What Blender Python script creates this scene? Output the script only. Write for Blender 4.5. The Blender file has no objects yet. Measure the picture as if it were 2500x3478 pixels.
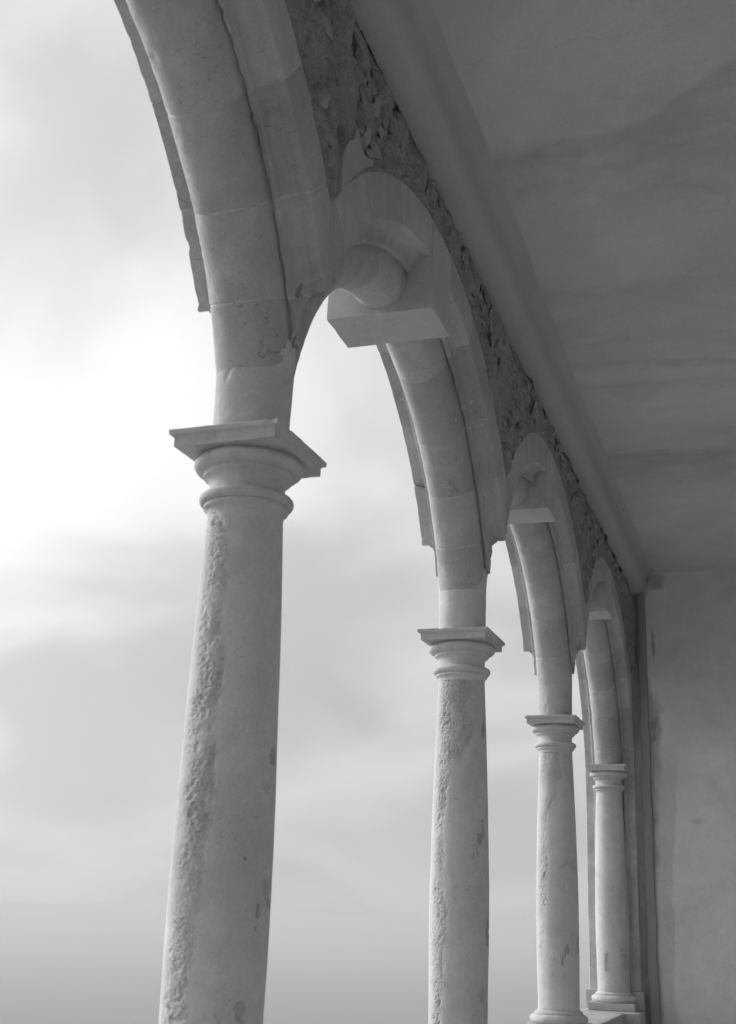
import bpy, bmesh, math, random
import numpy as np
from mathutils import Matrix, Vector

# ---------------------------------------------------------------- camera, sky, sun, exposure
S = bpy.context.scene
C = bpy.context.collection
rad = math.radians

cam_d = bpy.data.cameras.new('camera')
cam = bpy.data.objects.new('camera', cam_d)
C.objects.link(cam)
S.camera = cam
R2 = Vector((0.9504582667, 0.3089539897, 0.0343003693))
U2 = Vector((0.0649650905, -0.3053299862, 0.9500279661))
FW = Vector((-0.3039878618, 0.9007336075, 0.3102746334))
CAMLOC = Vector((2.2054, 0.0, -0.0046))
cam.matrix_world = Matrix(((R2.x, U2.x, -FW.x, CAMLOC.x), (R2.y, U2.y, -FW.y, CAMLOC.y),
                           (R2.z, U2.z, -FW.z, CAMLOC.z), (0, 0, 0, 1)))
cam_d.sensor_fit = 'VERTICAL'
cam_d.sensor_height = 36.0
cam_d.lens = 43.653
cam_d.clip_start = 0.05
cam_d.clip_end = 60000
cam_d.dof.use_dof = True
cam_d.dof.focus_distance = 9.6
cam_d.dof.aperture_fstop = 4.0

SUN_AZ, SUN_EL = -80.0, 25.0           # azimuth from +Y towards +X, degrees
sv = Vector((math.sin(rad(SUN_AZ)) * math.cos(rad(SUN_EL)), math.cos(rad(SUN_AZ)) * math.cos(rad(SUN_EL)), math.sin(rad(SUN_EL))))

W = bpy.data.worlds.new('World')
S.world = W
W.use_nodes = True
nt = W.node_tree
nt.nodes.clear()
def wn(t, **k):
    n = nt.nodes.new(t)
    for a, b in k.items(): setattr(n, a, b)
    return n
def wl(a, b): nt.links.new(a, b)
def wmath(op, a, b=None, c=None):
    n = wn('ShaderNodeMath', operation=op)
    for i, v in enumerate((a, b, c)):
        if v is None: continue
        if isinstance(v, (int, float)): n.inputs[i].default_value = v
        else: wl(v, n.inputs[i])
    return n.outputs[0]
def wmap(v, a, b, c, d, mode='SMOOTHSTEP'):
    n = wn('ShaderNodeMapRange', interpolation_type=mode)
    wl(v, n.inputs[0])
    for i, x in enumerate((a, b, c, d)): n.inputs[i + 1].default_value = x
    return n.outputs[0]
tc = wn('ShaderNodeTexCoord')
nrm = wn('ShaderNodeVectorMath', operation='NORMALIZE'); wl(tc.outputs['Generated'], nrm.inputs[0])
sp = wn('ShaderNodeSeparateXYZ'); wl(nrm.outputs[0], sp.inputs[0])
sky = wn('ShaderNodeTexSky', sky_type='NISHITA')
sky.sun_disc = False
sky.sun_elevation = rad(SUN_EL)
sky.sun_rotation = rad(SUN_AZ)
sky.air_density = 2.0; sky.dust_density = 6.0
bw = wn('ShaderNodeRGBToBW'); wl(sky.outputs[0], bw.inputs[0])
CLOUD_OFF = (-15.8496, -7.9622, 17.3755)
# overcast layer: brightness by elevation, the sun's glow through it, drifting cloud
dt = wn('ShaderNodeVectorMath', operation='DOT_PRODUCT'); wl(nrm.outputs[0], dt.inputs[0]); dt.inputs[1].default_value = sv
zc = wmath('MAXIMUM', sp.outputs[2], 0.0)
inv = wmath('DIVIDE', 1.0, wmath('ADD', zc, 0.34))
cx_ = wmath('MULTIPLY', sp.outputs[0], inv); cy_ = wmath('MULTIPLY', sp.outputs[1], inv)
cmb = wn('ShaderNodeCombineXYZ'); wl(cx_, cmb.inputs[0]); wl(cy_, cmb.inputs[1])
n1 = wn('ShaderNodeTexNoise'); cof = wn('ShaderNodeVectorMath', operation='ADD'); wl(cmb.outputs[0], cof.inputs[0]); cof.inputs[1].default_value = CLOUD_OFF
wl(cof.outputs[0], n1.inputs['Vector'])
n1.inputs['Scale'].default_value = 2.0; n1.inputs['Detail'].default_value = 4; n1.inputs['Roughness'].default_value = 0.42; n1.inputs['Distortion'].default_value = 0.7
cloud = wmap(n1.outputs[0], 0.32, 0.68, 0.80, 1.17)
cfade = wmap(sp.outputs[2], 0.0, 0.20, 0.25, 1.0)
cloud = wmath('ADD', 1.0, wmath('MULTIPLY', wmath('SUBTRACT', cloud, 1.0), cfade))
elv = wmath('SUBTRACT', wmap(sp.outputs[2], -0.02, 0.30, 0.645, 0.775, 'SMOOTHSTEP'), wmap(sp.outputs[2], 0.36, 0.62, 0.0, 0.16, 'SMOOTHSTEP'))
glow = wmath('POWER', wmap(dt.outputs['Value'], 0.45, 1.0, 0.0, 1.0, 'LINEAR'), 1.7)
glow = wmath('MULTIPLY', glow, 0.80)
lay = wmath('MULTIPLY', wmath('ADD', elv, glow), cloud)
tot = wmath('ADD', lay, wmath('MULTIPLY', bw.outputs[0], 0.002))
gray = wn('ShaderNodeCombineColor')
for i in range(3): wl(tot, gray.inputs[i])
bg = wn('ShaderNodeBackground'); wl(gray.outputs[0], bg.inputs[0]); bg.inputs[1].default_value = 0.66
wo = wn('ShaderNodeOutputWorld'); wl(bg.outputs[0], wo.inputs[0])

sun_d = bpy.data.lights.new('sun', 'SUN')
sun_d.energy = 2.2
sun_d.angle = rad(20)
sun_d.color = (1, 1, 1)
sun = bpy.data.objects.new('sun', sun_d)
C.objects.link(sun)
sun.rotation_euler = (-sv).to_track_quat('-Z', 'Y').to_euler()
sun.location = sv * 60

S.view_settings.view_transform = 'Standard'
S.view_settings.look = 'None'
S.view_settings.exposure = 0.44
S.view_settings.gamma = 1.0
S.render.engine = 'CYCLES'
S.cycles.max_bounces = 9
S.cycles.diffuse_bounces = 5
S.cycles.use_adaptive_sampling = True
S.cycles.adaptive_threshold = 0.03
S.cycles.volume_bounces = 2
S.cycles.use_denoising = True
S.cycles.denoising_input_passes = 'RGB_ALBEDO_NORMAL'

# ---------------------------------------------------------------- numpy noise
def _hash(ix, iy, iz, seed):
    h = (ix.astype(np.int64) * 374761393 + iy.astype(np.int64) * 668265263 + iz.astype(np.int64) * 2147483647 + seed * 1274126177) & 0xffffffff
    h = ((h ^ (h >> 13)) * 1274126177) & 0xffffffff
    h = ((h ^ (h >> 16)) * 2246822519) & 0xffffffff
    h = h ^ (h >> 13)
    return (h & 0xffff) / 32767.5 - 1.0
def vnoise(p, freq, seed=0):
    q = p * freq
    i = np.floor(q).astype(np.int64)
    f = q - i
    u = f * f * f * (f * (f * 6 - 15) + 10)
    out = 0
    for dx in (0, 1):
        wx = u[:, 0] if dx else 1 - u[:, 0]
        for dy in (0, 1):
            wy = u[:, 1] if dy else 1 - u[:, 1]
            for dz in (0, 1):
                wz = u[:, 2] if dz else 1 - u[:, 2]
                out = out + wx * wy * wz * _hash(i[:, 0] + dx, i[:, 1] + dy, i[:, 2] + dz, seed)
    return out
def fbm(p, freq, oct=4, seed=0, gain=0.5):
    a, s, t = 1.0, 0, 0
    for k in range(oct):
        s = s + a * vnoise(p + 17.3 * k, freq * 2.03 ** k, seed + k)
        t += a
        a *= gain
    return s / t

# ---------------------------------------------------------------- helpers
def tag(o, label=None, cat=None, group=None, kind=None):
    if label: o['label'] = label
    if cat: o['category'] = cat
    if group: o['group'] = group
    if kind: o['kind'] = kind
    return o
def link(name, me, mat, parent=None):
    o = bpy.data.objects.new(name, me)
    C.objects.link(o)
    if mat: 
        if not me.materials: me.materials.append(mat)
    if parent: o.parent = parent
    return o
def empty(name, loc=(0, 0, 0)):
    o = bpy.data.objects.new(name, None)
    o.empty_display_size = 0.2
    o.location = loc
    C.objects.link(o)
    return o
def mesh(name, verts, faces, smooth=35, attrs=None):
    me = bpy.data.meshes.new(name)
    me.from_pydata([tuple(v) for v in verts], [], faces)
    me.validate()
    if attrs:
        for k, v in attrs.items():
            a = me.attributes.new(k, 'FLOAT', 'POINT')
            a.data.foreach_set('value', np.asarray(v, dtype=np.float32))
    if smooth is not None:
        me.polygons.foreach_set('use_smooth', [True] * len(me.polygons))
        me.set_sharp_from_angle(angle=rad(smooth))
    me.update()
    return me
def fix(me):
    bm = bmesh.new(); bm.from_mesh(me)
    bmesh.ops.remove_doubles(bm, verts=bm.verts, dist=1e-5)
    bmesh.ops.dissolve_degenerate(bm, edges=bm.edges, dist=1e-5)
    bmesh.ops.recalc_face_normals(bm, faces=bm.faces)
    bm.to_mesh(me); bm.free(); me.update()
def grid_faces(n, m, wrap_n=False, wrap_m=False):
    """faces of an n x m vertex grid, index = i*m + j"""
    f = []
    for i in range(n if wrap_n else n - 1):
        i2 = (i + 1) % n
        for j in range(m if wrap_m else m - 1):
            j2 = (j + 1) % m
            f.append((i * m + j, i2 * m + j, i2 * m + j2, i * m + j2))
    return f
def box_mesh(name, lo, hi, bevel=0.006, div=0.06, amp=0.002, seed=1):
    """a worn block: bevelled, subdivided and slightly uneven"""
    bm = bmesh.new()
    bmesh.ops.create_cube(bm, size=1)
    lo, hi = Vector(lo), Vector(hi)
    for v in bm.verts:
        v.co = Vector([(lo[i] + hi[i]) / 2 + v.co[i] * (hi[i] - lo[i]) for i in range(3)])
    if bevel: bmesh.ops.bevel(bm, geom=bm.edges[:], offset=bevel, segments=2, affect='EDGES', profile=0.5)
    if div:
        for axis in range(3):
            n = int((hi[axis] - lo[axis]) / div)
            for k in range(1, n):
                co = Vector((0, 0, 0)); no = Vector((0, 0, 0))
                co[axis] = lo[axis] + (hi[axis] - lo[axis]) * k / n; no[axis] = 1
                bmesh.ops.bisect_plane(bm, geom=bm.verts[:] + bm.edges[:] + bm.faces[:], plane_co=co, plane_no=no)
    bm.normal_update()
    if amp:
        P = np.array([v.co[:] for v in bm.verts])
        d = fbm(P, 9.0, 3, seed) * amp * 1.6 - np.maximum(fbm(P, 22.0, 2, seed + 5) - 0.25, 0) * amp * 3
        for v, a in zip(bm.verts, d): v.co += v.normal * float(a)
    me = bpy.data.meshes.new(name)
    bm.to_mesh(me); bm.free()
    me.polygons.foreach_set('use_smooth', [True] * len(me.polygons))
    me.set_sharp_from_angle(angle=rad(40))
    me.update()
    return me

# ---------------------------------------------------------------- materials
def new_mat(name):
    m = bpy.data.materials.new(name)
    m.use_nodes = True
    t = m.node_tree
    t.nodes.clear()
    return m, t
class NB:
    def __init__(s, t): s.t = t
    def n(s, ty, **k):
        n = s.t.nodes.new(ty)
        for a, b in k.items(): setattr(n, a, b)
        return n
    def set(s, sock, v):
        if isinstance(v, bpy.types.NodeSocket): s.t.links.new(v, sock)
        else: sock.default_value = v
    def math(s, op, a, b=0.0, c=0.0, clamp=False):
        n = s.n('ShaderNodeMath', operation=op, use_clamp=clamp)
        s.set(n.inputs[0], a); s.set(n.inputs[1], b); s.set(n.inputs[2], c)
        return n.outputs[0]
    def rng(s, v, a, b, c, d, mode='LINEAR'):
        n = s.n('ShaderNodeMapRange', interpolation_type=mode)
        s.set(n.inputs[0], v)
        for i, x in enumerate((a, b, c, d)): s.set(n.inputs[i + 1], x)
        return n.outputs[0]
    def noise(s, vec, scale, detail=3, rough=0.55, dist=0.0):
        n = s.n('ShaderNodeTexNoise')
        if vec is not None: s.t.links.new(vec, n.inputs['Vector'])
        n.inputs['Scale'].default_value = scale; n.inputs['Detail'].default_value = detail
        n.inputs['Roughness'].default_value = rough; n.inputs['Distortion'].default_value = dist
        return n.outputs[0]
    def vscale(s, vec, sc):
        n = s.n('ShaderNodeVectorMath', operation='MULTIPLY'); s.t.links.new(vec, n.inputs[0]); n.inputs[1].default_value = sc
        return n.outputs[0]
    def gray(s, v):
        n = s.n('ShaderNodeCombineColor')
        for i in range(3): s.set(n.inputs[i], v)
        return n.outputs[0]
    def bump(s, h, dist, strength=1.0, normal=None):
        n = s.n('ShaderNodeBump'); n.inputs['Distance'].default_value = dist
        s.set(n.inputs['Strength'], strength); s.t.links.new(h, n.inputs['Height'])
        if normal is not None: s.t.links.new(normal, n.inputs['Normal'])
        return n.outputs[0]
    def out(s, col, rough=0.9, normal=None, spec=0.25):
        p = s.n('ShaderNodeBsdfPrincipled')
        s.set(p.inputs['Base Color'], col); s.set(p.inputs['Roughness'], rough)
        p.inputs['Specular IOR Level'].default_value = spec
        if normal is not None: s.t.links.new(normal, p.inputs['Normal'])
        o = s.n('ShaderNodeOutputMaterial'); s.t.links.new(p.outputs[0], o.inputs[0])

def stone_mat(name, base, blotch=0.16, grain=0.10, streak=0.0, bump=1.0, seed=0.0, worn=False, pits=0.25, cracks=0.0, vary=0.0):
    m, t = new_mat(name)
    b = NB(t)
    geo = b.n('ShaderNodeNewGeometry')
    off = b.n('ShaderNodeVectorMath', operation='ADD'); t.links.new(geo.outputs['Position'], off.inputs[0]); off.inputs[1].default_value = (seed, seed * 1.7, seed * 0.6)
    v = off.outputs[0]
    big = b.noise(v, 1.6, 4, 0.55, 0.6)
    mid = b.noise(v, 9.0, 4, 0.6, 0.3)
    fin = b.noise(v, 60.0, 4, 0.72)
    spk = b.noise(v, 190.0, 2, 0.5)
    val = b.math('ADD', 1.0, b.math('MULTIPLY', b.math('SUBTRACT', big, 0.5), blotch * 2.2))
    val = b.math('ADD', val, b.math('MULTIPLY', b.math('SUBTRACT', mid, 0.5), blotch * 1.6))
    val = b.math('ADD', val, b.math('MULTIPLY', b.math('SUBTRACT', fin, 0.5), grain * 2.8))
    val = b.math('ADD', val, b.math('MULTIPLY', b.math('SUBTRACT', spk, 0.5), grain * 2.6))
    if streak:
        st = b.noise(b.vscale(v, (9.0, 9.0, 0.6)), 1.0, 4, 0.6, 0.4)
        val = b.math('ADD', val, b.math('MULTIPLY', b.math('SUBTRACT', st, 0.5), streak * 2))
    # small dark pits and lichen specks, gathered in patches
    pm = b.rng(b.noise(v, 3.1, 3, 0.6), 0.48, 0.66, 0.0, 1.0)
    pt = b.math('MULTIPLY', b.rng(b.noise(v, 34.0, 3, 0.65, 0.5), 0.60, 0.72, 0.0, 1.0), pm)
    val = b.math('MULTIPLY', val, b.math('SUBTRACT', 1.0, b.math('MULTIPLY', pt, pits)))
    # uneven repairs: patches with a lighter lime skin
    lm = b.rng(b.noise(v, 4.2, 5, 0.62, 1.2), 0.60, 0.64, 0.0, 1.0)
    val = b.math('ADD', val, b.math('MULTIPLY', lm, 0.07))
    h = b.math('ADD', b.math('MULTIPLY', fin, 0.6), b.math('MULTIPLY', spk, 0.35))
    h = b.math('SUBTRACT', h, b.math('MULTIPLY', pt, 0.9))
    h = b.math('ADD', h, b.math('MULTIPLY', mid, 0.9))
    if cracks:
        vo = b.n('ShaderNodeTexVoronoi', feature='DISTANCE_TO_EDGE')
        wv = b.n('ShaderNodeVectorMath', operation='ADD'); t.links.new(v, wv.inputs[0])
        nz = b.n('ShaderNodeTexNoise'); t.links.new(v, nz.inputs['Vector']); nz.inputs['Scale'].default_value = 5.0; nz.inputs['Detail'].default_value = 4
        ns = b.n('ShaderNodeVectorMath', operation='SCALE'); t.links.new(nz.outputs['Color'], ns.inputs[0]); ns.inputs['Scale'].default_value = 0.35
        t.links.new(ns.outputs[0], wv.inputs[1]); t.links.new(wv.outputs[0], vo.inputs['Vector']); vo.inputs['Scale'].default_value = 1.5
        ck = b.rng(vo.outputs['Distance'], 0.0, 0.006, 1.0, 0.0)
        ck = b.math('MULTIPLY', ck, b.rng(b.noise(v, 1.9, 2), 0.52, 0.60, 0.0, 1.0))
        val = b.math('MULTIPLY', val, b.math('SUBTRACT', 1.0, b.math('MULTIPLY', ck, cracks)))
        h = b.math('SUBTRACT', h, b.math('MULTIPLY', ck, 1.2))
    if worn:
        at = b.n('ShaderNodeAttribute', attribute_name='worn')
        w = at.outputs['Fac']
        rg = b.noise(v, 85.0, 4, 0.7, 0.6)
        rg2 = b.noise(v, 40.0, 3, 0.6, 0.8)
        val = b.math('MULTIPLY', val, b.math('SUBTRACT', 1.0, b.math('MULTIPLY', w, b.rng(rg, 0.35, 0.65, 0.28, 0.05))))
        h = b.math('ADD', h, b.math('MULTIPLY', w, b.math('ADD', b.math('MULTIPLY', rg, 1.6), b.math('MULTIPLY', rg2, 1.4))))
    if vary:
        oi = b.n('ShaderNodeObjectInfo')
        val = b.math('MULTIPLY', val, b.rng(oi.outputs['Random'], 0.0, 1.0, 1.0 - vary, 1.0 + vary))
    nr = b.bump(h, 0.004 * bump, 0.75)
    b.out(b.gray(b.math('MULTIPLY', val, base, clamp=True)), 0.92, nr, 0.2)
    return m

def plaster_mat(name, base, stain=0.15, wave=0.0, bump=1.0, seed=0.0, extra=None):
    m, t = new_mat(name)
    b = NB(t)
    geo = b.n('ShaderNodeNewGeometry')
    off = b.n('ShaderNodeVectorMath', operation='ADD'); t.links.new(geo.outputs['Position'], off.inputs[0]); off.inputs[1].default_value = (seed, seed * 1.3, seed * 0.7)
    v = off.outputs[0]
    big = b.noise(v, 0.8, 5, 0.55, 0.8)
    mid = b.noise(v, 5.0, 4, 0.6, 0.4)
    fin = b.noise(v, 45.0, 5, 0.75)
    val = b.math('ADD', 1.0, b.math('MULTIPLY', b.math('SUBTRACT', big, 0.5), stain * 1.6))
    val = b.math('ADD', val, b.math('MULTIPLY', b.math('SUBTRACT', mid, 0.5), stain * 0.7))
    val = b.math('ADD', val, b.math('MULTIPLY', b.math('SUBTRACT', fin, 0.5), 0.34))
    h = b.math('ADD', b.math('MULTIPLY', fin, 0.25), b.math('MULTIPLY', mid, 0.9))
    if wave:
        # old damp tide marks: darker bands with one crisp edge, running across the vault
        w1 = b.noise(b.vscale(v, (0.55, 1.0, 1.0)), 0.75, 4, 0.5, 0.9)
        saw = b.math('FRACT', b.math('MULTIPLY', w1, 7.0))
        tide = b.math('MULTIPLY', b.rng(saw, 0.55, 0.97, 0.0, 1.0), b.rng(saw, 0.97, 1.0, 1.0, 0.0))
        tide = b.math('MULTIPLY', tide, b.rng(b.noise(v, 0.9, 2), 0.42, 0.62, 0.0, 1.0))
        val = b.math('SUBTRACT', val, b.math('MULTIPLY', tide, wave))
        vo = b.n('ShaderNodeTexVoronoi', feature='DISTANCE_TO_EDGE')
        nz = b.n('ShaderNodeTexNoise'); t.links.new(v, nz.inputs['Vector']); nz.inputs['Scale'].default_value = 3.0; nz.inputs['Detail'].default_value = 4
        ns = b.n('ShaderNodeVectorMath', operation='SCALE'); t.links.new(nz.outputs['Color'], ns.inputs[0]); ns.inputs['Scale'].default_value = 0.45
        wv = b.n('ShaderNodeVectorMath', operation='ADD'); t.links.new(v, wv.inputs[0]); t.links.new(ns.outputs[0], wv.inputs[1])
        t.links.new(wv.outputs[0], vo.inputs['Vector']); vo.inputs['Scale'].default_value = 0.55
        ck = b.math('MULTIPLY', b.rng(vo.outputs['Distance'], 0.0, 0.0022, 1.0, 0.0), b.rng(b.noise(v, 1.1, 2), 0.5, 0.6, 0.0, 1.0))
        val = b.math('MULTIPLY', val, b.math('SUBTRACT', 1.0, b.math('MULTIPLY', ck, 0.3)))
    if extra: val = extra(b, geo.outputs['Position'], val)
    nr = b.bump(h, 0.006 * bump, 0.6)
    b.out(b.gray(b.math('MULTIPLY', val, base, clamp=True)), 0.93, nr, 0.15)
    return m

M = {}
M['arch'] = stone_mat('arch_limestone', 0.46, 0.24, 0.14, 0.04, 1.3, 0.0, cracks=0.2, vary=0.09, pits=0.4)
M['arch2'] = stone_mat('arch_limestone_pale', 0.485, 0.25, 0.14, 0.05, 1.3, 7.0, vary=0.09, pits=0.4)
M['arch3'] = stone_mat('arch_limestone_grey', 0.445, 0.26, 0.15, 0.05, 1.3, 13.0, cracks=0.18, vary=0.09, pits=0.4)
M['key'] = stone_mat('keystone_limestone', 0.54, 0.18, 0.12, 0.0, 1.0, 17.0, pits=0.3)
M['column'] = stone_mat('column_limestone', 0.58, 0.20, 0.13, 0.09, 1.1, 3.0, worn=True, pits=0.4)
M['capital'] = stone_mat('capital_limestone', 0.55, 0.24, 0.14, 0.0, 1.1, 5.0, pits=0.35, cracks=0.3)
M['mortar'] = stone_mat('lime_mortar', 0.53, 0.35, 0.2, 0.0, 1.3, 9.0, pits=0.4)
M['rubble'] = stone_mat('rubble_core', 0.31, 0.45, 0.35, 0.10, 2.6, 11.0, pits=0.6)
M['rubble_stone'] = stone_mat('rubble_stone', 0.31, 0.35, 0.25, 0.0, 2.0, 21.0, pits=0.4, vary=0.24)
M['patch'] = stone_mat('render_patch', 0.42, 0.12, 0.12, 0.0, 1.0, 4.0)
def ceiling_extra(b, pos, val):
    """old damp tide marks running across the gallery: a crisp near edge, fading away from it; one hairline crack"""
    s = b.n('ShaderNodeSeparateXYZ'); b.t.links.new(pos, s.inputs[0])
    x, y = s.outputs[0], s.outputs[1]
    for y0, bend, wid, k, seed in ((6.72, -0.30, 1.5, .13, 1.0), (8.66, 0.05, 0.35, .09, 2.0), (10.05, 0.10, 0.22, .17, 3.0), (10.55, 0.02, 0.30, .10, 3.6), (12.34, 0.06, 1.4, .15, 4.0), (4.4, 0.0, 0.8, .08, 5.0)):
        c = b.n('ShaderNodeCombineXYZ'); b.set(c.inputs[0], x); c.inputs[1].default_value = seed * 3.1
        b.t.links.new(b.math('MULTIPLY', y, 0.25), c.inputs[2])
        wob = b.math('MULTIPLY', b.math('SUBTRACT', b.noise(c.outputs[0], 1.3, 5, 0.55), 0.5), 0.55)
        over = b.math('POWER', b.math('MAXIMUM', b.math('SUBTRACT', x, 1.1), 0.0), 2.0)
        dy = b.math('SUBTRACT', b.math('SUBTRACT', y, y0), b.math('ADD', wob, b.math('MULTIPLY', over, bend * 1.6)))
        mk = b.math('MULTIPLY', b.rng(dy, -0.02, 0.08, 0.0, 1.0, 'SMOOTHSTEP'), b.rng(dy, 0.03, wid, 1.0, 0.0))
        mk = b.math('MULTIPLY', mk, b.rng(b.noise(b.vscale(pos, (1.0, 2.2, 1.0)), 1.7 + seed * .2, 4, 0.6), 0.36, 0.58, 0.25, 1.0))
        val = b.math('SUBTRACT', val, b.math('MULTIPLY', mk, k * 1.5))
    c = b.n('ShaderNodeCombineXYZ'); b.set(c.inputs[0], x)
    cy = b.math('ADD', 5.62, b.math('MULTIPLY', b.noise(c.outputs[0], 2.3, 5, 0.6), 0.42))
    ck = b.math('MULTIPLY', b.rng(b.math('ABSOLUTE', b.math('SUBTRACT', y, cy)), 0.001, 0.006, 1.0, 0.0), b.rng(x, 1.9, 2.2, 1.0, 0.0))
    return b.math('SUBTRACT', val, b.math('MULTIPLY', ck, 0.13))
M['ceiling'] = plaster_mat('ceiling_plaster', 0.61, 0.24, 0.05, 2.2, 2.0, ceiling_extra)
M['inner'] = plaster_mat('inner_wall_plaster', 0.46, 0.13, 0.0, 1.0, 22.0)
M['beam'] = plaster_mat('beam_plaster', 0.48, 0.16, 0.0, 1.4, 5.0)
M['parapet'] = stone_mat('parapet_stone', 0.46, 0.16, 0.12, 0.0, 1.2, 31.0)
M['floor'] = stone_mat('floor_stone', 0.20, 0.2, 0.1, 0.0, 1.0, 41.0)
M['terrace'] = stone_mat('terrace_paving', 0.42, 0.2, 0.1, 0.0, 1.0, 51.0)

def wall_extra(b, pos, val):
    s = b.n('ShaderNodeSeparateXYZ'); b.t.links.new(pos, s.inputs[0])
    wob = b.math('MULTIPLY', b.math('SUBTRACT', b.noise(b.vscale(pos, (1.0, 1.0, 0.5)), 1.6, 5, 0.55), 0.5), 0.55)
    x = b.math('ADD', s.outputs[0], wob)
    # damp-darkened margin beside the arcade, and the older, rougher coat left of the pale repair lower down
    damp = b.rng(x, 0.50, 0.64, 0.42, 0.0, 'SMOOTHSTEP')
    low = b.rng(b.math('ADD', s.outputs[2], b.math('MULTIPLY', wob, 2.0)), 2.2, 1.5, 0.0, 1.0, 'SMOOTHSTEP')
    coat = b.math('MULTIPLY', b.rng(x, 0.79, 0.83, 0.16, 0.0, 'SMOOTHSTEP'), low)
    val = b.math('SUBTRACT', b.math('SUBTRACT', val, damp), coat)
    for (px, pz, rx, rz, k) in ((0.63, 2.52, .10, .30, .35), (0.625, 3.70, .035, .30, .45), (0.70, 4.60, .17, .16, .40), (1.11, 1.33, .13, .05, .22)):
        dx = b.math('DIVIDE', b.math('SUBTRACT', s.outputs[0], px), rx)
        dz = b.math('DIVIDE', b.math('SUBTRACT', s.outputs[2], pz), rz)
        d = b.math('SQRT', b.math('ADD', b.math('MULTIPLY', dx, dx), b.math('MULTIPLY', dz, dz)))
        d = b.math('ADD', d, b.math('MULTIPLY', b.math('SUBTRACT', b.noise(pos, 9.0, 5, 0.65), 0.5), 1.6))
        val = b.math('SUBTRACT', val, b.math('MULTIPLY', b.rng(d, 0.25, 1.0, 1.0, 0.0, 'SMOOTHSTEP'), k))
    return b.math('MAXIMUM', val, 0.15)
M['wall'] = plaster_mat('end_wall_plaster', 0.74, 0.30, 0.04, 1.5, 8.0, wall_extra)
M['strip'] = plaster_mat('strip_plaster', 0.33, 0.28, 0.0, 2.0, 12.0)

def sea_mat():
    m, t = new_mat('sea_water')
    b = NB(t)
    geo = b.n('ShaderNodeNewGeometry')
    h = b.noise(b.vscale(geo.outputs['Position'], (0.02, 0.06, 1)), 1.0, 4, 0.6)
    nr = b.bump(h, 1.0, 0.2)
    p = b.n('ShaderNodeBsdfPrincipled')
    p.inputs['Base Color'].default_value = (0.012, 0.012, 0.012, 1)
    p.inputs['Roughness'].default_value = 0.35
    p.inputs['IOR'].default_value = 1.33
    p.inputs['Specular IOR Level'].default_value = 0.25
    t.links.new(nr, p.inputs['Normal'])
    o = b.n('ShaderNodeOutputMaterial'); t.links.new(p.outputs[0], o.inputs[0])
    return m
M['sea'] = sea_mat()

# ---------------------------------------------------------------- dimensions (metres; eye height is z = 0)
Y1, SP = 4.83, 4.0                  # first visible column, column spacing
FLOOR = -1.60
SILL = -1.0                         # top of the parapet
ZC = 1.69                           # height of the arches' centres
T = 0.332                           # half thickness of the arcade
REXT = 2.535
WALL_Y = 17.12                      # face of the end wall
CEIL = 4.71
BEAM = 4.40

# ---------------------------------------------------------------- setting: ground, sea, floor, ceiling
def quad(name, x0, x1, y0, y1, z, mat, n=1, amp=0.0, freq=0.6):
    xs = np.linspace(x0, x1, n + 1); ys = np.linspace(y0, y1, n + 1)
    X, Y = np.meshgrid(xs, ys, indexing='ij')
    P = np.stack([X.ravel(), Y.ravel(), np.full(X.size, z)], 1)
    if amp: P[:, 2] += fbm(P, freq, 3, 3) * amp
    return link(name, mesh(name, P, grid_faces(n + 1, n + 1), 40), mat)
sea = quad('sea', -16000, 16000, -16000, 16000, -180.0, M['sea'])
tag(sea, kind='structure')
# the hillside under the building: a level terrace that drops away towards the sea
hx = [-7.0, -8.0, -14.0, -30.0, -70.0, -160.0]
hz = [-1.75, -2.8, -9.0, -30.0, -90.0, -185.0]
ys = np.linspace(-60, 66, 85)
V = []
for x, z in zip([60.0, -0.5] + hx, [-1.75, -1.75] + hz):
    for y in ys: V.append((x, y, z - (0.004 if x > -1 else 0)))
P = np.array(V)
d = fbm(P, 0.05, 4, 9)
P[:, 2] += np.where(P[:, 0] < -8, d * np.abs(P[:, 0]) * 0.08, 0)
P[:, 2] -= np.maximum(np.abs(P[:, 1] - 5) - 14, 0) * 1.6
tag(link('hillside', mesh('hillside', P, grid_faces(8, 85), 60), M['terrace']), kind='structure')
tag(link('terrace', box_mesh('terrace', (-6.5, -9, -1.95), (-0.45, 18.5, -1.70), 0.02, 0, 0), M['terrace']), kind='structure')
floor = quad('floor', -0.45, 4.6, -9.0, WALL_Y + 0.3, FLOOR, M['floor'])
tag(floor, kind='structure')
# ceiling: slightly sagging plaster with thickness
xs = np.linspace(-0.33, 4.5, 60); yy = np.linspace(-9.0, WALL_Y + 0.2, 300)
X, Y = np.meshgrid(xs, yy, indexing='ij')
P = np.stack([X.ravel(), Y.ravel(), np.full(X.size, CEIL)], 1)
P[:, 2] += fbm(P, 0.7, 4, 5) * 0.022 - (P[:, 0] - 0.55) * 0.012
ceil_v = [tuple(p) for p in P] + [(-0.33, -9, 5.0), (4.5, -9, 5.0), (4.5, WALL_Y + .2, 5.0), (-0.33, WALL_Y + .2, 5.0)]
nC = len(P)
tag(link('ceiling', mesh('ceiling', ceil_v, [f[::-1] for f in grid_faces(60, 300)] + [(nC, nC + 1, nC + 2, nC + 3)], 50), M['ceiling']), kind='structure')
tag(link('wall_right', box_mesh('wall_right', (4.4, -9, FLOOR - .1), (4.8, WALL_Y + .3, 5.0), 0, 0, 0), M['inner']), kind='structure')
tag(link('wall_rear', box_mesh('wall_rear', (-0.33, -9.4, FLOOR - .1), (4.8, -9, 5.0), 0, 0, 0), M['inner']), kind='structure')

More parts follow.
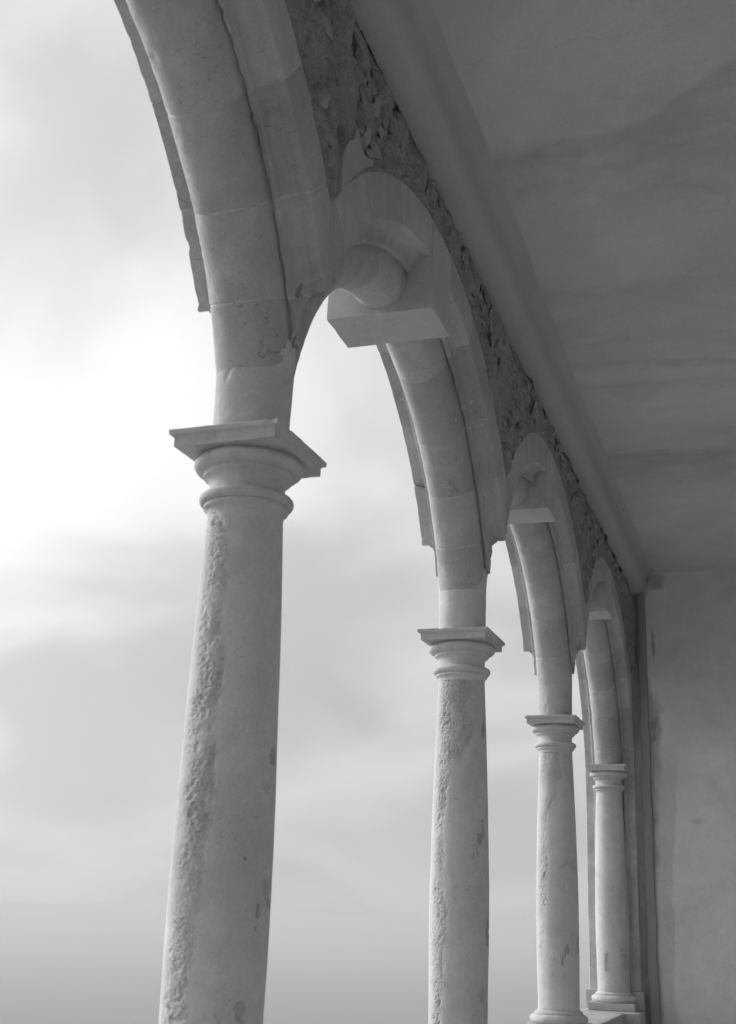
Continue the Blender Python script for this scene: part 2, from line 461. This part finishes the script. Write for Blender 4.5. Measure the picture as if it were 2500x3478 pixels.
# ---------------------------------------------------------------- end wall
ew = empty('end_wall', (2.0, WALL_Y, FLOOR))
tag(ew, 'plastered end wall closing the gallery, dark damp stains beside the arcade', 'wall')
xs = np.linspace(0.30, 4.45, 140); zz = np.linspace(FLOOR - .05, 4.9, 200)
X, Z = np.meshgrid(xs, zz, indexing='ij')
P = np.stack([X.ravel(), np.full(X.size, WALL_Y), Z.ravel()], 1)
P[:, 1] += fbm(P, 1.1, 4, 14) * 0.012
back = [(0.30, WALL_Y + .4, FLOOR - .05), (4.45, WALL_Y + .4, FLOOR - .05), (4.45, WALL_Y + .4, 4.9), (0.30, WALL_Y + .4, 4.9)]
n = len(P)
o = link('plaster_face', mesh('plaster_face', list(P) + back, grid_faces(140, 200) + [(n, n + 1, n + 2, n + 3)], 50), M['wall'])
o.parent = ew; o.matrix_parent_inverse = Matrix.Translation((-2.0, -WALL_Y, -FLOOR))
# narrow upright plaster strip under the beam end
zz = np.linspace(FLOOR, BEAM + 0.01, 240)
prof = [(0.425, 0.03), (0.42, -0.035), (0.45, -0.05), (0.50, -0.05), (0.53, -0.042), (0.545, 0.03)]
V = []
for z in zz:
    for k, (x, y) in enumerate(prof):
        V.append((x, WALL_Y + y, z))
P = np.array(V)
P[:, 0] += fbm(P * np.array([0.2, 0.2, 1]), 2.2, 5, 33) * 0.022
P[:, 1] += fbm(P, 4.0, 3, 35) * 0.008
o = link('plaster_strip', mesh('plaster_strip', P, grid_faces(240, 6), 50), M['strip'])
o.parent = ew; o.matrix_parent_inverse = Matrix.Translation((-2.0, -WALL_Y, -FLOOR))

# ---------------------------------------------------------------- plastered beam along the top of the arcade
yb = np.arange(-9.0, WALL_Y - 0.005, 0.02)
bp = [(0.30, BEAM + .09), (0.352, BEAM + .055), (0.356, BEAM + .004), (0.375, BEAM), (0.41, BEAM + .002), (0.45, BEAM + .010), (0.49, BEAM + .026), (0.52, BEAM + .05),
      (0.54, BEAM + .08), (0.553, BEAM + .12), (0.562, BEAM + .18), (0.572, BEAM + .24), (0.60, CEIL - .03), (0.70, CEIL + .02)]
m = len(bp)
P = np.zeros((len(yb), m, 3))
for k, (x, z) in enumerate(bp): P[:, k, 0] = x; P[:, k, 2] = z
P[:, :, 1] = yb[:, None]
P = P.reshape(-1, 3)
low = fbm(P, 0.9, 4, 51) * 0.020
P[:, 0] += low; P[:, 2] += fbm(P, 1.1, 3, 52) * 0.008
lip = np.tile(np.array([0, 1, 1, .7, .1] + [0] * (m - 5)), len(yb))
q = P * np.array([0, 1, 0])
rag = np.maximum(fbm(q, 3.2, 5, 53, 0.62) - 0.10, 0) * 0.075 + fbm(q, 22.0, 3, 54) * 0.007
P[:, 0] += lip * rag
P[:, 2] += lip * fbm(P, 14.0, 3, 55) * 0.010
beam = link('plaster_beam', mesh('plaster_beam', P, [f[::-1] for f in grid_faces(len(yb), m)], 60), M['beam'])
tag(beam, 'long plastered beam along the ceiling above the rubble strip of the arcade', 'beam')

# ---------------------------------------------------------------- rubble wall between the arches and the beam
rw = empty('rubble_wall', (0, 8.0, 3.2))
tag(rw, 'exposed rubble masonry wall between the arches and the plastered beam', 'wall')
PINV = Matrix.Translation((0, -8.0, -3.2))
def arch_centre(y): return 2.83 + SP * np.round((y - 2.83) / SP)
def z_ext(y, R=REXT):
    dy = np.clip(np.abs(y - np.minimum(arch_centre(y), 14.83)), 0, R - 0.01)
    return ZC + np.sqrt(R * R - dy * dy)
yy = np.arange(-1.2, WALL_Y - 0.004, 0.014)
NZ = 84
ze = z_ext(yy, REXT - 0.02)
tz = np.linspace(0, 1, NZ)
Yg = np.repeat(yy[:, None], NZ, 1)
Zg = ze[:, None] + (BEAM + 0.075 - ze[:, None]) * tz[None, :]
P = np.stack([np.full(Yg.size, 0.349), Yg.ravel(), Zg.ravel()], 1)
rel = fbm(P, 4.0, 5, 61, 0.62) * 0.050 + (0.35 - np.abs(fbm(P, 7.0, 4, 62, 0.6))) * 0.055 - np.maximum(fbm(P, 8.0, 4, 63, 0.6) - 0.12, 0) * 0.20
rel = np.clip(rel, -0.07, 0.035)
rel = np.where((P[:, 1] > 4.78) & (P[:, 1] < 5.40) & (P[:, 2] < 3.97), np.minimum(rel, 0.004), rel)
topgap = np.clip((P[:, 2] - (BEAM - 0.05)) / 0.05, 0, 1)
edge = np.clip((P[:, 2] - np.repeat(ze, NZ)) / 0.03, 0, 1)
P[:, 0] += rel * edge - topgap * np.maximum(fbm(P * np.array([1, 1, 0.2]), 4.0, 3, 64) + 0.02, 0) * 0.05 - (1 - edge) * 0.004
P[np.arange(len(P)) % NZ == 0, 0] = 0.22
n = len(P)
verts = list(P); faces = grid_faces(len(yy), NZ)
# outer, rendered face of the same wall
ys2 = np.linspace(-1.2, WALL_Y + .3, 200)
z2 = z_ext(np.minimum(ys2, WALL_Y), REXT - 0.02)
o2 = len(verts)
for a, z in zip(ys2, z2):
    verts += [np.array((-0.33, a, z)), np.array((-0.33, a, 5.2))]
faces += [(o2 + 2 * i, o2 + 2 * i + 1, o2 + 2 * i + 3, o2 + 2 * i + 2) for i in range(199)]
o = link('rubble_core', mesh('rubble_core', verts, faces, 60), M['rubble'])
o.parent = rw; o.matrix_parent_inverse = PINV
# single stones standing out of the core
rnd = random.Random(4)
stones = []
for k in range(7):
    bm = bmesh.new(); bmesh.ops.create_icosphere(bm, subdivisions=1, radius=1.0)
    for v in bm.verts:
        v.co *= rnd.uniform(0.72, 1.15)
        v.co.x *= 0.5
    me = bpy.data.meshes.new('stone'); bm.to_mesh(me); bm.free()
    me.materials.append(M['rubble_stone'])
    stones.append(me)
cnt = 0; tries = 0; placed = []
while cnt < 290 and tries < 9000:
    tries += 1
    y = rnd.uniform(2.9, 17.0)
    zl, zh = float(z_ext(np.array([y]))[0]) + 0.03, BEAM - 0.02
    if zh - zl < 0.10: continue
    z = rnd.uniform(zl, zh)
    sz = rnd.uniform(0.026, 0.07) * (1.25 if y < 7 else 1.0)
    if z - sz * 0.8 < zl - 0.02 or z + sz * 0.8 > zh + 0.02: continue
    if 4.75 < y < 5.35 and z < 3.80: continue
    if any((a - y) ** 2 + (b - z) ** 2 < (0.75 * (c + sz)) ** 2 for a, b, c in placed): continue
    placed.append((y, z, sz)); cnt += 1
    o = link('stone', rnd.choice(stones), None, rw)
    o.matrix_parent_inverse = PINV
    o.location = (0.358 + rnd.uniform(-0.010, 0.010), y, z)
    o.scale = (sz * 0.75, sz * rnd.uniform(0.8, 1.3), sz * rnd.uniform(0.6, 1.0))
    o.rotation_euler = (rnd.uniform(-0.6, 0.6), rnd.uniform(-.25, .25), rnd.uniform(-.25, .25))
# a scrap of smooth render left between the first two arches
def patch(pts, th, seed, name='plaster_patch'):
    bm = bmesh.new()
    vs = [bm.verts.new((0.335, a, b)) for a, b in pts]
    f = bm.faces.new(vs)
    r = bmesh.ops.extrude_face_region(bm, geom=[f])
    for v in r['geom']:
        if isinstance(v, bmesh.types.BMVert): v.co.x += th
    bmesh.ops.recalc_face_normals(bm, faces=bm.faces)
    me = bpy.data.meshes.new(name); bm.to_mesh(me); bm.free()
    o = link(name, me, M['patch'], rw); o.matrix_parent_inverse = PINV
def ring(c, R, a0, a1, n):
    return [(c + R * math.sin(rad(a)), ZC + R * math.cos(rad(a))) for a in np.linspace(a0, a1, n)]
r2_ = random.Random(9)
base = ring(6.83, REXT + 0.012, -50.5, -36.5, 14)
top = [(5.33, 3.775), (5.25, 3.735), (5.19, 3.715), (5.13, 3.74), (5.09, 3.785), (5.06, 3.80), (5.035, 3.74), (5.00, 3.69), (4.955, 3.655), (4.91, 3.585), (4.87, 3.50)]
patch(base + [(a + r2_.uniform(-.006, .006), b + r2_.uniform(-.006, .006)) for a, b in top], 0.034, 3)

# ---------------------------------------------------------------- arches
def arch_profile():
    """(x, r) round the section from the inner extrados to the outer one"""
    h = [(T, REXT), (T, 2.40), (T, 2.275), (T - .006, 2.262), (T - .014, 2.258), (0.266, 2.258), (0.261, 2.252)]
    for k in range(5):                                   # cavetto
        a = rad(90 * (k + 1) / 6)
        h.append((0.261 - 0.052 * math.sin(a) * 1.0, 2.252 - 0.078 * (1 - math.cos(a))))
    h += [(0.213, 2.160), (0.209, 2.154), (0.190, 2.152), (0.187, 2.155), (0.183, 2.166), (0.172, 2.168), (0.166, 2.162)]
    n = 13
    for k in range(n + 1):                               # the fat central roll
        a = rad(18 - 108 * k / n)
        h.append((0.172 * math.cos(a), 2.10 + 0.172 * math.sin(a)))
    return h + [(-x, r) for x, r in h[:-1][::-1]]
PROF = np.array(arch_profile())
_d = np.gradient(PROF, axis=0)
PN = np.stack([_d[:, 1], -_d[:, 0]], 1)
PN /= np.linalg.norm(PN, axis=1)[:, None]              # points into the stone or out of it; fixed below
_c = np.array([0, 2.42])
sgn = np.sign(((PROF - _c) * PN).sum(1)); sgn[sgn == 0] = 1
PN = PN * np.where(((PROF - _c) * PN).sum(1) < 0, -1, 1)[:, None]
def th_end(r, side, last):
    if last and side > 0: return np.full_like(r, rad(90))
    e = np.where(r > 2.03, np.arcsin(np.clip(2.003 / r, -1, 1)), np.arccos(0.36 / r))
    return np.minimum(e, np.arccos(0.36 / r))
def sweep(c, a0, a1, last=False, inset=0.0, joint=True, res=0.6, seed=0, disp=1.0):
    """section swept from angle a0 to a1 (degrees from the crown); ends eased in where the joints are"""
    n = max(3, int(abs(a1 - a0) / res) + 1)
    A = list(np.linspace(a0, a1, n)); ins = [inset] * n
    if joint:
        g, e = 0.08, 0.20
        A = [a0 + g, a0 + g + e] + [a for a in A[1:-1]] + [a1 - g - e, a1 - g]
        ins = [0.0035, 0.0] + [0.0] * (n - 2) + [0.0, 0.0035]
    m = len(PROF); V = np.zeros((len(A), m, 3))
    side = 1 if (a0 + a1) / 2 > 0 else -1
    Pr = PROF
    for i, (a, s) in enumerate(zip(A, ins)):
        if s and joint:
            qn = np.stack([Pr[:, 0] * 1.0, np.full(m, a * 0.11 + c), Pr[:, 1]], 1)
            pr = Pr - PN * (s * np.clip(1.0 + 2.6 * fbm(qn, 14.0, 3, 75), 0.3, 4.0))[:, None]
        else: pr = Pr - PN * s
        r = pr[:, 1]
        th = np.full(m, rad(a))
        for sd in (1, -1):
            lim = th_end(r, sd, last)
            th = np.minimum(th, lim) if sd > 0 else np.maximum(th, -lim)
        V[i, :, 0] = pr[:, 0]
        V[i, :, 1] = c + r * np.sin(th)
        V[i, :, 2] = ZC + r * np.cos(th)
    V = V.reshape(-1, 3)
    if disp:
        dd = fbm(V, 4.0, 3, 70) * 0.0045 + fbm(V, 25.0, 3, 71) * 0.0022 - np.maximum(fbm(V, 16.0, 3, 72) - 0.30, 0) * 0.028
        tip = np.clip((2.98 - V[:, 2]) / 0.30, 0, 1) * (np.abs(V[:, 0]) > 0.176) * (0 if last and side > 0 else 1)
        dd = dd - tip * np.maximum(fbm(V, 8.0, 3, 73) + 0.05, 0) * 0.04
        fil = (np.abs(V[:, 0]) > 0.176) & (np.abs(V[:, 0]) < 0.30)
        dd = dd - fil * np.maximum(fbm(V, 11.0, 3, 74) - 0.22, 0) * 0.022
        PNr = np.tile(PN, (len(A), 1))
        ang = np.arctan2(V[:, 1] - c, V[:, 2] - ZC)
        V[:, 0] += PNr[:, 0] * dd * disp
        V[:, 1] += PNr[:, 1] * np.sin(ang) * dd * disp
        V[:, 2] += PNr[:, 1] * np.cos(ang) * dd * disp
    faces = grid_faces(len(A), m)
    if joint:
        faces.append(tuple(range(m))[::-1]); faces.append(tuple(range((len(A) - 1) * m, len(A) * m)))
    me = bpy.data.meshes.new('voussoir')
    me.from_pydata([tuple(v) for v in V], [], faces)
    fix(me)
    me.polygons.foreach_set('use_smooth', [True] * len(me.polygons))
    me.set_sharp_from_angle(angle=rad(32))
    me.update()
    return me

arch_labels = ['nearest stone arch, sweeping out of the top left corner of the picture',
               'stone arch with the large keystone block, between the first and second columns',
               'stone arch between the second and third columns from the front',
               'farthest stone arch, springing down to the end wall']
for k in range(4):
    c = 2.83 + SP * k
    last = k == 3
    root = empty('stone_arch', (0, c, ZC))
    tag(root, arch_labels[k], 'arch', 'arches of the arcade')
    inv = Matrix.Translation((0, -c, -ZC))
    rn = random.Random(20 + k)
    J = [5.4, 21.5, 37.6, 50.2, 61.8]
    right = [J[0]] + [a + rn.uniform(-1.2, 1.2) for a in J[1:2]] + [a + rn.uniform(-.5, .5) for a in J[2:]]
    left = [J[0]] + [a + rn.uniform(-1.2, 1.2) for a in J[1:2]] + [a + rn.uniform(-.5, .5) for a in J[2:]]
    segs = []
    R_ = right + ([75.5, 90.0] if last else [80.0])
    L_ = left + [80.0]
    segs += [(R_[i], R_[i + 1]) for i in range(len(R_) - 1)]
    segs += [(-L_[i + 1], -L_[i]) for i in range(len(L_) - 1)]
    for i, (a, b) in enumerate(segs):
        o = link('voussoir', sweep(c, a, b, last), M[rn.choice(['arch', 'arch', 'arch2', 'arch3'])], root)
        o.matrix_parent_inverse = inv
    o = link('mortar_joints', sweep(c, -80.0, 90.0 if last else 80.0, last, 0.0030, False, 0.9, 0, 1.0), M['mortar'], root)
    o.matrix_parent_inverse = inv
    # keystone: a plain block hanging below the roll, right through the arch
    ko = link('keystone', box_mesh('keystone', (-0.352, c - 0.21, 3.575), (0.342, c + 0.21, ZC + REXT - 0.06), 0.006, 0.05, 0.0022, 80 + k), M['key'], root)
    ko.matrix_parent_inverse = inv

# ---------------------------------------------------------------- columns
def lathe(name, prof, seg, cx, cy, disp=0.0018, seed=0, smooth=40):
    prof = np.array(prof); m = len(prof)
    A = np.linspace(0, 2 * math.pi, seg, endpoint=False)
    V = np.zeros((seg, m, 3))
    V[:, :, 0] = cx + np.cos(A)[:, None] * prof[None, :, 0]
    V[:, :, 1] = cy + np.sin(A)[:, None] * prof[None, :, 0]
    V[:, :, 2] = prof[None, :, 1]
    V = V.reshape(-1, 3)
    nr = np.stack([np.repeat(np.cos(A), m), np.repeat(np.sin(A), m), np.zeros(seg * m)], 1)
    d = fbm(V, 8.0, 3, seed) * disp + fbm(V, 40.0, 2, seed + 3) * disp * 0.5 - np.maximum(fbm(V, 18.0, 3, seed + 7) - 0.34, 0) * disp * 9
    V += nr * d[:, None]
    return mesh(name, V, grid_faces(seg, m, True), smooth)
def dense(p, step=0.012):
    out = [p[0]]
    for a, b in zip(p[:-1], p[1:]):
        L = math.hypot(b[0] - a[0], b[1] - a[1]); n = max(1, int(L / step))
        for k in range(1, n + 1): out.append((a[0] + (b[0] - a[0]) * k / n, a[1] + (b[1] - a[1]) * k / n))
    return out
def arc(cx, cz, rx, rz, a0, a1, n): return [(cx + rx * math.cos(rad(a)), cz + rz * math.sin(rad(a))) for a in np.linspace(a0, a1, n)]
CAP = [(0.15, 1.936), (0.226, 1.936)] + arc(0.196, 1.899, 0.050, 0.037, 65, -70, 12) + [(0.203, 1.862), (0.2005, 1.856), (0.1985, 1.843), (0.194, 1.841)] \
    + arc(0.198, 1.800, 0.029, 0.038, 110, 180, 6) + [(0.1685, 1.766)] + arc(0.182, 1.737, 0.030, 0.0265, 110, -80, 12) + [(0.190, 1.709), (0.190, 1.697), (0.186, 1.694)] \
    + arc(0.190, 1.664, 0.0205, 0.028, 105, 178, 5) + [(0.168, 1.655)]
BASE = [(0.197, -0.770)] + arc(0.232, -0.770, 0.034, 0.032, 180, 265, 6) + [(0.232, -0.803), (0.234, -0.820), (0.230, -0.823)] + arc(0.232, -0.868, 0.048, 0.044, 88, -88, 12) + [(0.2, -0.913)]
RZ = [(1.665, .1685), (1.55, .173), (1.38, .1795), (1.15, .187), (.92, .1935), (.53, .2025), (.25, .2075), (0.0, .2085), (-.2, .2075), (-.45, .2035), (-.7, .2000), (-.78, .2000)]
rz_z = np.array([a for a, b in RZ])[::-1]; rz_r = np.array([b for a, b in RZ])[::-1]
# edge of the weathered side: height -> share of the visible width, counted from the sky side
WEAR = {1: [(1.66, .10), (1.55, .30), (1.3, .34), (.92, .37), (.53, .38), (.07, .35), (-.15, .33), (-.43, .26), (-.6, .1), (-.8, .05)],
        2: [(1.66, .70), (1.38, .78), (1.25, .72), (1.05, .45), (.9, .26), (.6, .24), (.2, .27), (-.1, .30), (-.65, .22), (-.8, .05)],
        3: [(1.66, .60), (1.45, .68), (1.28, .66), (1.16, .42), (1.02, .28), (.7, .24), (.3, .26), (0, .22), (-.3, .12), (-.8, .05)],
        4: [(1.66, .02), (-.8, .02)]}
FLAKES = {1: [(.87, .01, .018, .030), (.86, -.06, .012, .03), (.72, .20, .012, .012), (.95, .62, .03, .05), (.10, 1.60, .05, .025)],
          2: [(.85, .53, .06, .05), (.90, .60, .03, .06), (.93, 1.30, .03, .05), (.97, -.10, .03, .10)],
          3: [(.72, -.22, .05, .05), (.66, -.26, .02, .05), (.97, -.18, .04, .10), (.60, -.33, .025, .05), (.22, .42, .05, .07)],
          4: [(.3, -.45, .08, .12)]}
def shaft(k, cx, cy):
    nz, na = 560, 200
    if k == 4: nz, na = 300, 140
    z = np.linspace(-0.775, 1.662, nz)
    r = np.interp(z, rz_z, rz_r)
    A = np.linspace(0, 2 * math.pi, na, endpoint=False)
    Rg = np.repeat(r[None, :], na, 0); Ag = np.repeat(A[:, None], nz, 1); Zg = np.repeat(z[None, :], na, 0)
    P = np.stack([cx + np.cos(Ag).ravel() * Rg.ravel(), cy + np.sin(Ag).ravel() * Rg.ravel(), Zg.ravel()], 1)
    # the weathered side faces the sea; position round the shaft as a share of its width
    vd = math.atan2(cy, cx - 2.2)                     # direction from the gallery's middle to the column
    left = np.array([-math.sin(vd), math.cos(vd)])    # towards the seaward side
    front = np.array([-math.cos(vd), -math.sin(vd)])
    cl = np.cos(Ag).ravel() * left[0] + np.sin(Ag).ravel() * left[1]
    cf = np.cos(Ag).ravel() * front[0] + np.sin(Ag).ravel() * front[1]
    u = np.where(cf > 0, (1 - cl) / 2, np.where(cl > 0, -(1 - cl) / 2, 1 + (1 + cl) / 2))
    w = np.array(sorted(WEAR[k]))
    ue = np.interp(P[:, 2], w[:, 0], w[:, 1])
    q = P + 3.0 * k
    jag = fbm(q, 5.0, 4, 90, 0.6) * 0.09 + fbm(q, 26.0, 3, 91, 0.6) * 0.045
    t = np.clip((ue + 0.02 + jag - u) / 0.07, 0, 1) * np.clip((u - 0.03 - jag * 0.6) / 0.09, 0, 1)
    t = t * np.clip(0.9 + fbm(q, 7.0, 3, 98) * 1.3, 0.15, 1)
    fade = np.clip(0.75 + fbm(q, 3.0, 3, 95) * 1.0, 0.25, 1)
    # patches flaked off the smooth side
    fl = np.clip((fbm(q, 6.5, 4, 92, 0.55) - 0.50) / 0.03, 0, 1) * np.clip((0.9 - P[:, 2]) / 0.5, 0, 1)
    for (ku, kz, ru, rz_) in FLAKES.get(k, ()):
        e = np.sqrt(((u - ku) / ru) ** 2 + ((P[:, 2] - kz) / rz_) ** 2) + fbm(q, 16.0, 4, 99, 0.6) * 1.1
        fl = np.maximum(fl, np.clip((0.85 - e) / 0.10, 0, 1) * 1.6)
    worn = np.maximum(t, fl)
    d = -t * (0.0022 + (1.15 if k == 1 else 0.9) * fade * (0.009 * np.abs(fbm(q, 30.0, 3, 93, 0.7)) * 2 + 0.006 * fbm(q, 15.0, 3, 94))) - fl * 0.003
    near_edge = np.clip(1 - np.abs(ue + jag - u) / 0.10, 0, 1) * t
    d -= near_edge * 0.006 * (0.5 + fbm(q, 30.0, 2, 97))
    d += fbm(P, 2.5, 3, 96) * 0.0022
    nr = np.stack([np.cos(Ag).ravel(), np.sin(Ag).ravel(), np.zeros(P.shape[0])], 1)
    P += nr * d[:, None]
    return mesh('shaft', P, grid_faces(na, nz, True), 70, {'worn': worn})
def abacus(cx, cy, hx, hy, seed, tw):
    pf = [(-0.020, 1.936), (-0.020, 1.972), (-0.019, 1.978), (-0.014, 1.983), (-0.004, 1.987), (-0.001, 1.990), (0.0, 2.008), (-0.003, 2.012)]
    n = 26
    ringpts = []
    for s in range(4):
        for t in np.linspace(-1, 1, n, endpoint=False): ringpts.append((s, t))
    V = []
    for off, z in pf:
        for s, t in ringpts:
            x, y = [(t, -1), (1, t), (-t, 1), (-1, -t)][s]
            V.append((x * (hx + off), y * (hy + off), z))
    m = len(ringpts)
    F = []
    for i in range(len(pf) - 1):
        for j in range(m): F.append((i * m + j, i * m + (j + 1) % m, (i + 1) * m + (j + 1) % m, (i + 1) * m + j))
    F.append(tuple(range(m))[::-1]); F.append(tuple(range((len(pf) - 1) * m, len(pf) * m)))
    P = np.array(V)
    ca, sa = math.cos(tw), math.sin(tw)
    P = np.stack([cx + P[:, 0] * ca - P[:, 1] * sa, cy + P[:, 0] * sa + P[:, 1] * ca, P[:, 2]], 1)
    rim = np.clip(np.abs(P[:, 2] - 1.975) / 0.035, 0, 1)
    chip = np.maximum(fbm(P, 14.0, 3, seed) - 0.22, 0) * 0.030 * rim + fbm(P, 20.0, 2, seed + 1) * 0.0018
    P[:, 0] -= np.sign(P[:, 0] - cx) * chip; P[:, 1] -= np.sign(P[:, 1] - cy) * chip; P[:, 2] -= chip * 0.4 * (P[:, 2] > 1.98)
    return mesh('abacus', P, F, 40)
col_labels = {1: 'nearest and largest stone column, its shaft pitted along the seaward side',
              2: 'second stone column from the front, with a cracked capital and rough upper shaft',
              3: 'third stone column from the front, standing clear on the parapet with its round base showing',
              4: 'farthest and smallest stone column, engaged in the jamb at the end wall'}
COLY = {1: Y1, 2: Y1 + SP, 3: Y1 + 2 * SP, 4: 16.90}
TW = {1: -rad(1.8), 2: -rad(.6), 3: -rad(.8), 4: 0.0}
for k in (1, 2, 3, 4):
    cx, cy = 0.0, COLY[k]
    root = empty('stone_column', (cx, cy, SILL))
    tag(root, col_labels[k], 'column', 'columns of the arcade')
    inv = Matrix.Translation((-cx, -cy, -SILL))
    def part(name, me, mat):
        o = link(name, me, mat, root); o.matrix_parent_inverse = inv
        return o
    part('shaft', shaft(k, cx, cy), M['column'])
    capital = part('capital', lathe('capital', CAP, 96, cx, cy, 0.0012, 100 + k), M['capital'])
    link('abacus', abacus(cx, cy, 0.262, 0.285, 110 + 7 * k, TW[k]), M['capital'], capital)
    part('impost_drum', lathe('impost_drum', dense([(0.1735, 2.00), (0.176, 2.2), (0.181, 2.42), (0.1815, 2.50), (0.14, 2.56)], 0.02), 120, cx, cy - (0.0 if k < 4 else -0.03), 0.0022, 120 + k), M['column'] if k == 2 else M['arch2'])
    part('base', lathe('base', BASE, 110, cx, cy, 0.003, 130 + k), M['capital'])
    part('plinth', box_mesh('plinth', (cx - .286, cy - .286, SILL + 0.002), (cx + .286, cy + .286, -0.908), 0.008, 0.04, 0.003, 140 + k), M['parapet'])

# ---------------------------------------------------------------- parapet, pedestals
par = empty('parapet', (0, 9, FLOOR))
tag(par, 'low stone parapet wall that carries the columns along the seaward edge', 'parapet')
inv = Matrix.Translation((0, -9, -FLOOR))
for y0, y1 in ((-1.0, Y1 - .37), (Y1 + .37, Y1 + SP - .37), (Y1 + SP + .37, Y1 + 2 * SP - .37), (Y1 + 2 * SP + .37, 16.42)):
    o = link('sill', box_mesh('sill', (-0.30, y0 + .003, FLOOR - .2), (0.18, y1 - .003, SILL - .004), 0.012, 0.09, 0.004, 7), M['parapet'], par); o.matrix_parent_inverse = inv
for y0, y1 in [(Y1 + SP * i - .367, Y1 + SP * i + .367) for i in range(3)] + [(16.423, WALL_Y + .02)]:
    o = link('pedestal', box_mesh('pedestal', (-0.37, y0, FLOOR - .2), (0.37, y1, SILL), 0.012, 0.08, 0.004, 9), M['parapet'], par); o.matrix_parent_inverse = inv

# ---------------------------------------------------------------- moulded jamb behind the last column
jr = empty('stone_jamb', (0, 17.05, SILL))
tag(jr, 'moulded stone jamb behind the farthest column, joining arch and end wall', 'jamb')
inv = Matrix.Translation((0, -17.05, -SILL))
half = [i for i, (x, r) in enumerate(PROF) if r > 2.135 or abs(x) > 0.176]
jp = [(x, 14.83 + r) for x, r in PROF if x > 0.1735 and r < 2.5]
jp = [(T, 17.30)] + [p for p in jp if p[1] < 17.15]
jfull = jp + [(0.1745, 17.02), (-0.1745, 17.02)] + [(-x, y) for x, y in jp[::-1]]
def jamb_block(z0, z1, seed):
    zs = [z0 + .003, z0 + .006] + list(np.linspace(z0 + .03, z1 - .03, max(2, int((z1 - z0) / .04)))) + [z1 - .006, z1 - .003]
    V = []
    for i, z in enumerate(zs):
        s = 0.006 if i in (0, len(zs) - 1) else 0.0
        for x, y in jfull: V.append((x * (1 - s), y + s, z))
    P = np.array(V)
    dd = fbm(P, 5.0, 3, seed) * 0.004 - np.maximum(fbm(P, 14.0, 3, seed + 2) - 0.3, 0) * 0.02
    P[:, 1] -= dd; P[:, 0] += np.sign(P[:, 0]) * dd * 0.8
    F = grid_faces(len(zs), len(jfull))
    me = mesh('jamb_stone', P, F, 32)
    return me
zj = [SILL + 0.22, -0.05, 0.72, 1.69]
for i in range(3):
    o = link('jamb_stone', jamb_block(zj[i], zj[i + 1], 200 + i), M[['arch', 'arch3', 'arch2'][i]], jr); o.matrix_parent_inverse = inv
V = [(x * 0.992, y + .006, z) for z in (SILL + .2, 1.70) for x, y in jfull]
o = link('mortar_joints', mesh('jamb_mortar', V, grid_faces(2, len(jfull)), 32), M['mortar'], jr); o.matrix_parent_inverse = inv
for x0, x1 in ((-0.362, -0.20), (0.20, 0.362)):
    o = link('jamb_base', box_mesh('jamb_base', (x0, 16.955, SILL + .002), (x1, 17.25, SILL + 0.225), 0.008, 0.05, 0.003, 77), M['parapet'], jr); o.matrix_parent_inverse = inv
o = link('jamb_core', box_mesh('jamb_core', (-0.318, 17.06, SILL), (0.318, 17.45, 4.2), 0, 0, 0), M['mortar'], jr); o.matrix_parent_inverse = inv

# ---------------------------------------------------------------- small iron stub in the ceiling
bm = bmesh.new()
bmesh.ops.create_cone(bm, cap_ends=True, segments=12, radius1=0.011, radius2=0.014, depth=0.03)
bmesh.ops.bevel(bm, geom=bm.edges[:], offset=0.005, segments=1, affect='EDGES')
for v in bm.verts: v.co.x *= 1.2
bmesh.ops.create_cone(bm, cap_ends=True, segments=16, radius1=0.019, radius2=0.022, depth=0.008, matrix=Matrix.Translation((0, 0, 0.012)))
me = bpy.data.meshes.new('iron_stub'); bm.to_mesh(me); bm.free()
mi = stone_mat('rusty_iron', 0.12, 0.3, 0.2, 0, 1.0, 60.0)
o = link('iron_stub', me, mi); o.location = (0.615, 14.15, CEIL - 0.018)
tag(o, 'small dark iron stub sticking out of the ceiling beside the beam', 'fitting')

# ---------------------------------------------------------------- sea haze
HAZE = 0.00045
if HAZE:
    hm, t = new_mat('sea_haze')
    pv = t.nodes.new('ShaderNodeVolumePrincipled')
    pv.inputs['Color'].default_value = (0.80, 0.80, 0.80, 1)
    pv.inputs['Density'].default_value = HAZE
    pv.inputs['Anisotropy'].default_value = 0.2
    oo = t.nodes.new('ShaderNodeOutputMaterial'); t.links.new(pv.outputs[0], oo.inputs['Volume'])
    me = bpy.data.meshes.new('haze')
    bm = bmesh.new(); bmesh.ops.create_cube(bm, size=1)
    for v in bm.verts: v.co = Vector((v.co.x * 34000, v.co.y * 34000, 6.5 if v.co.z > 0 else -330.0))
    bm.to_mesh(me); bm.free()
    tag(link('haze', me, hm), kind='stuff')
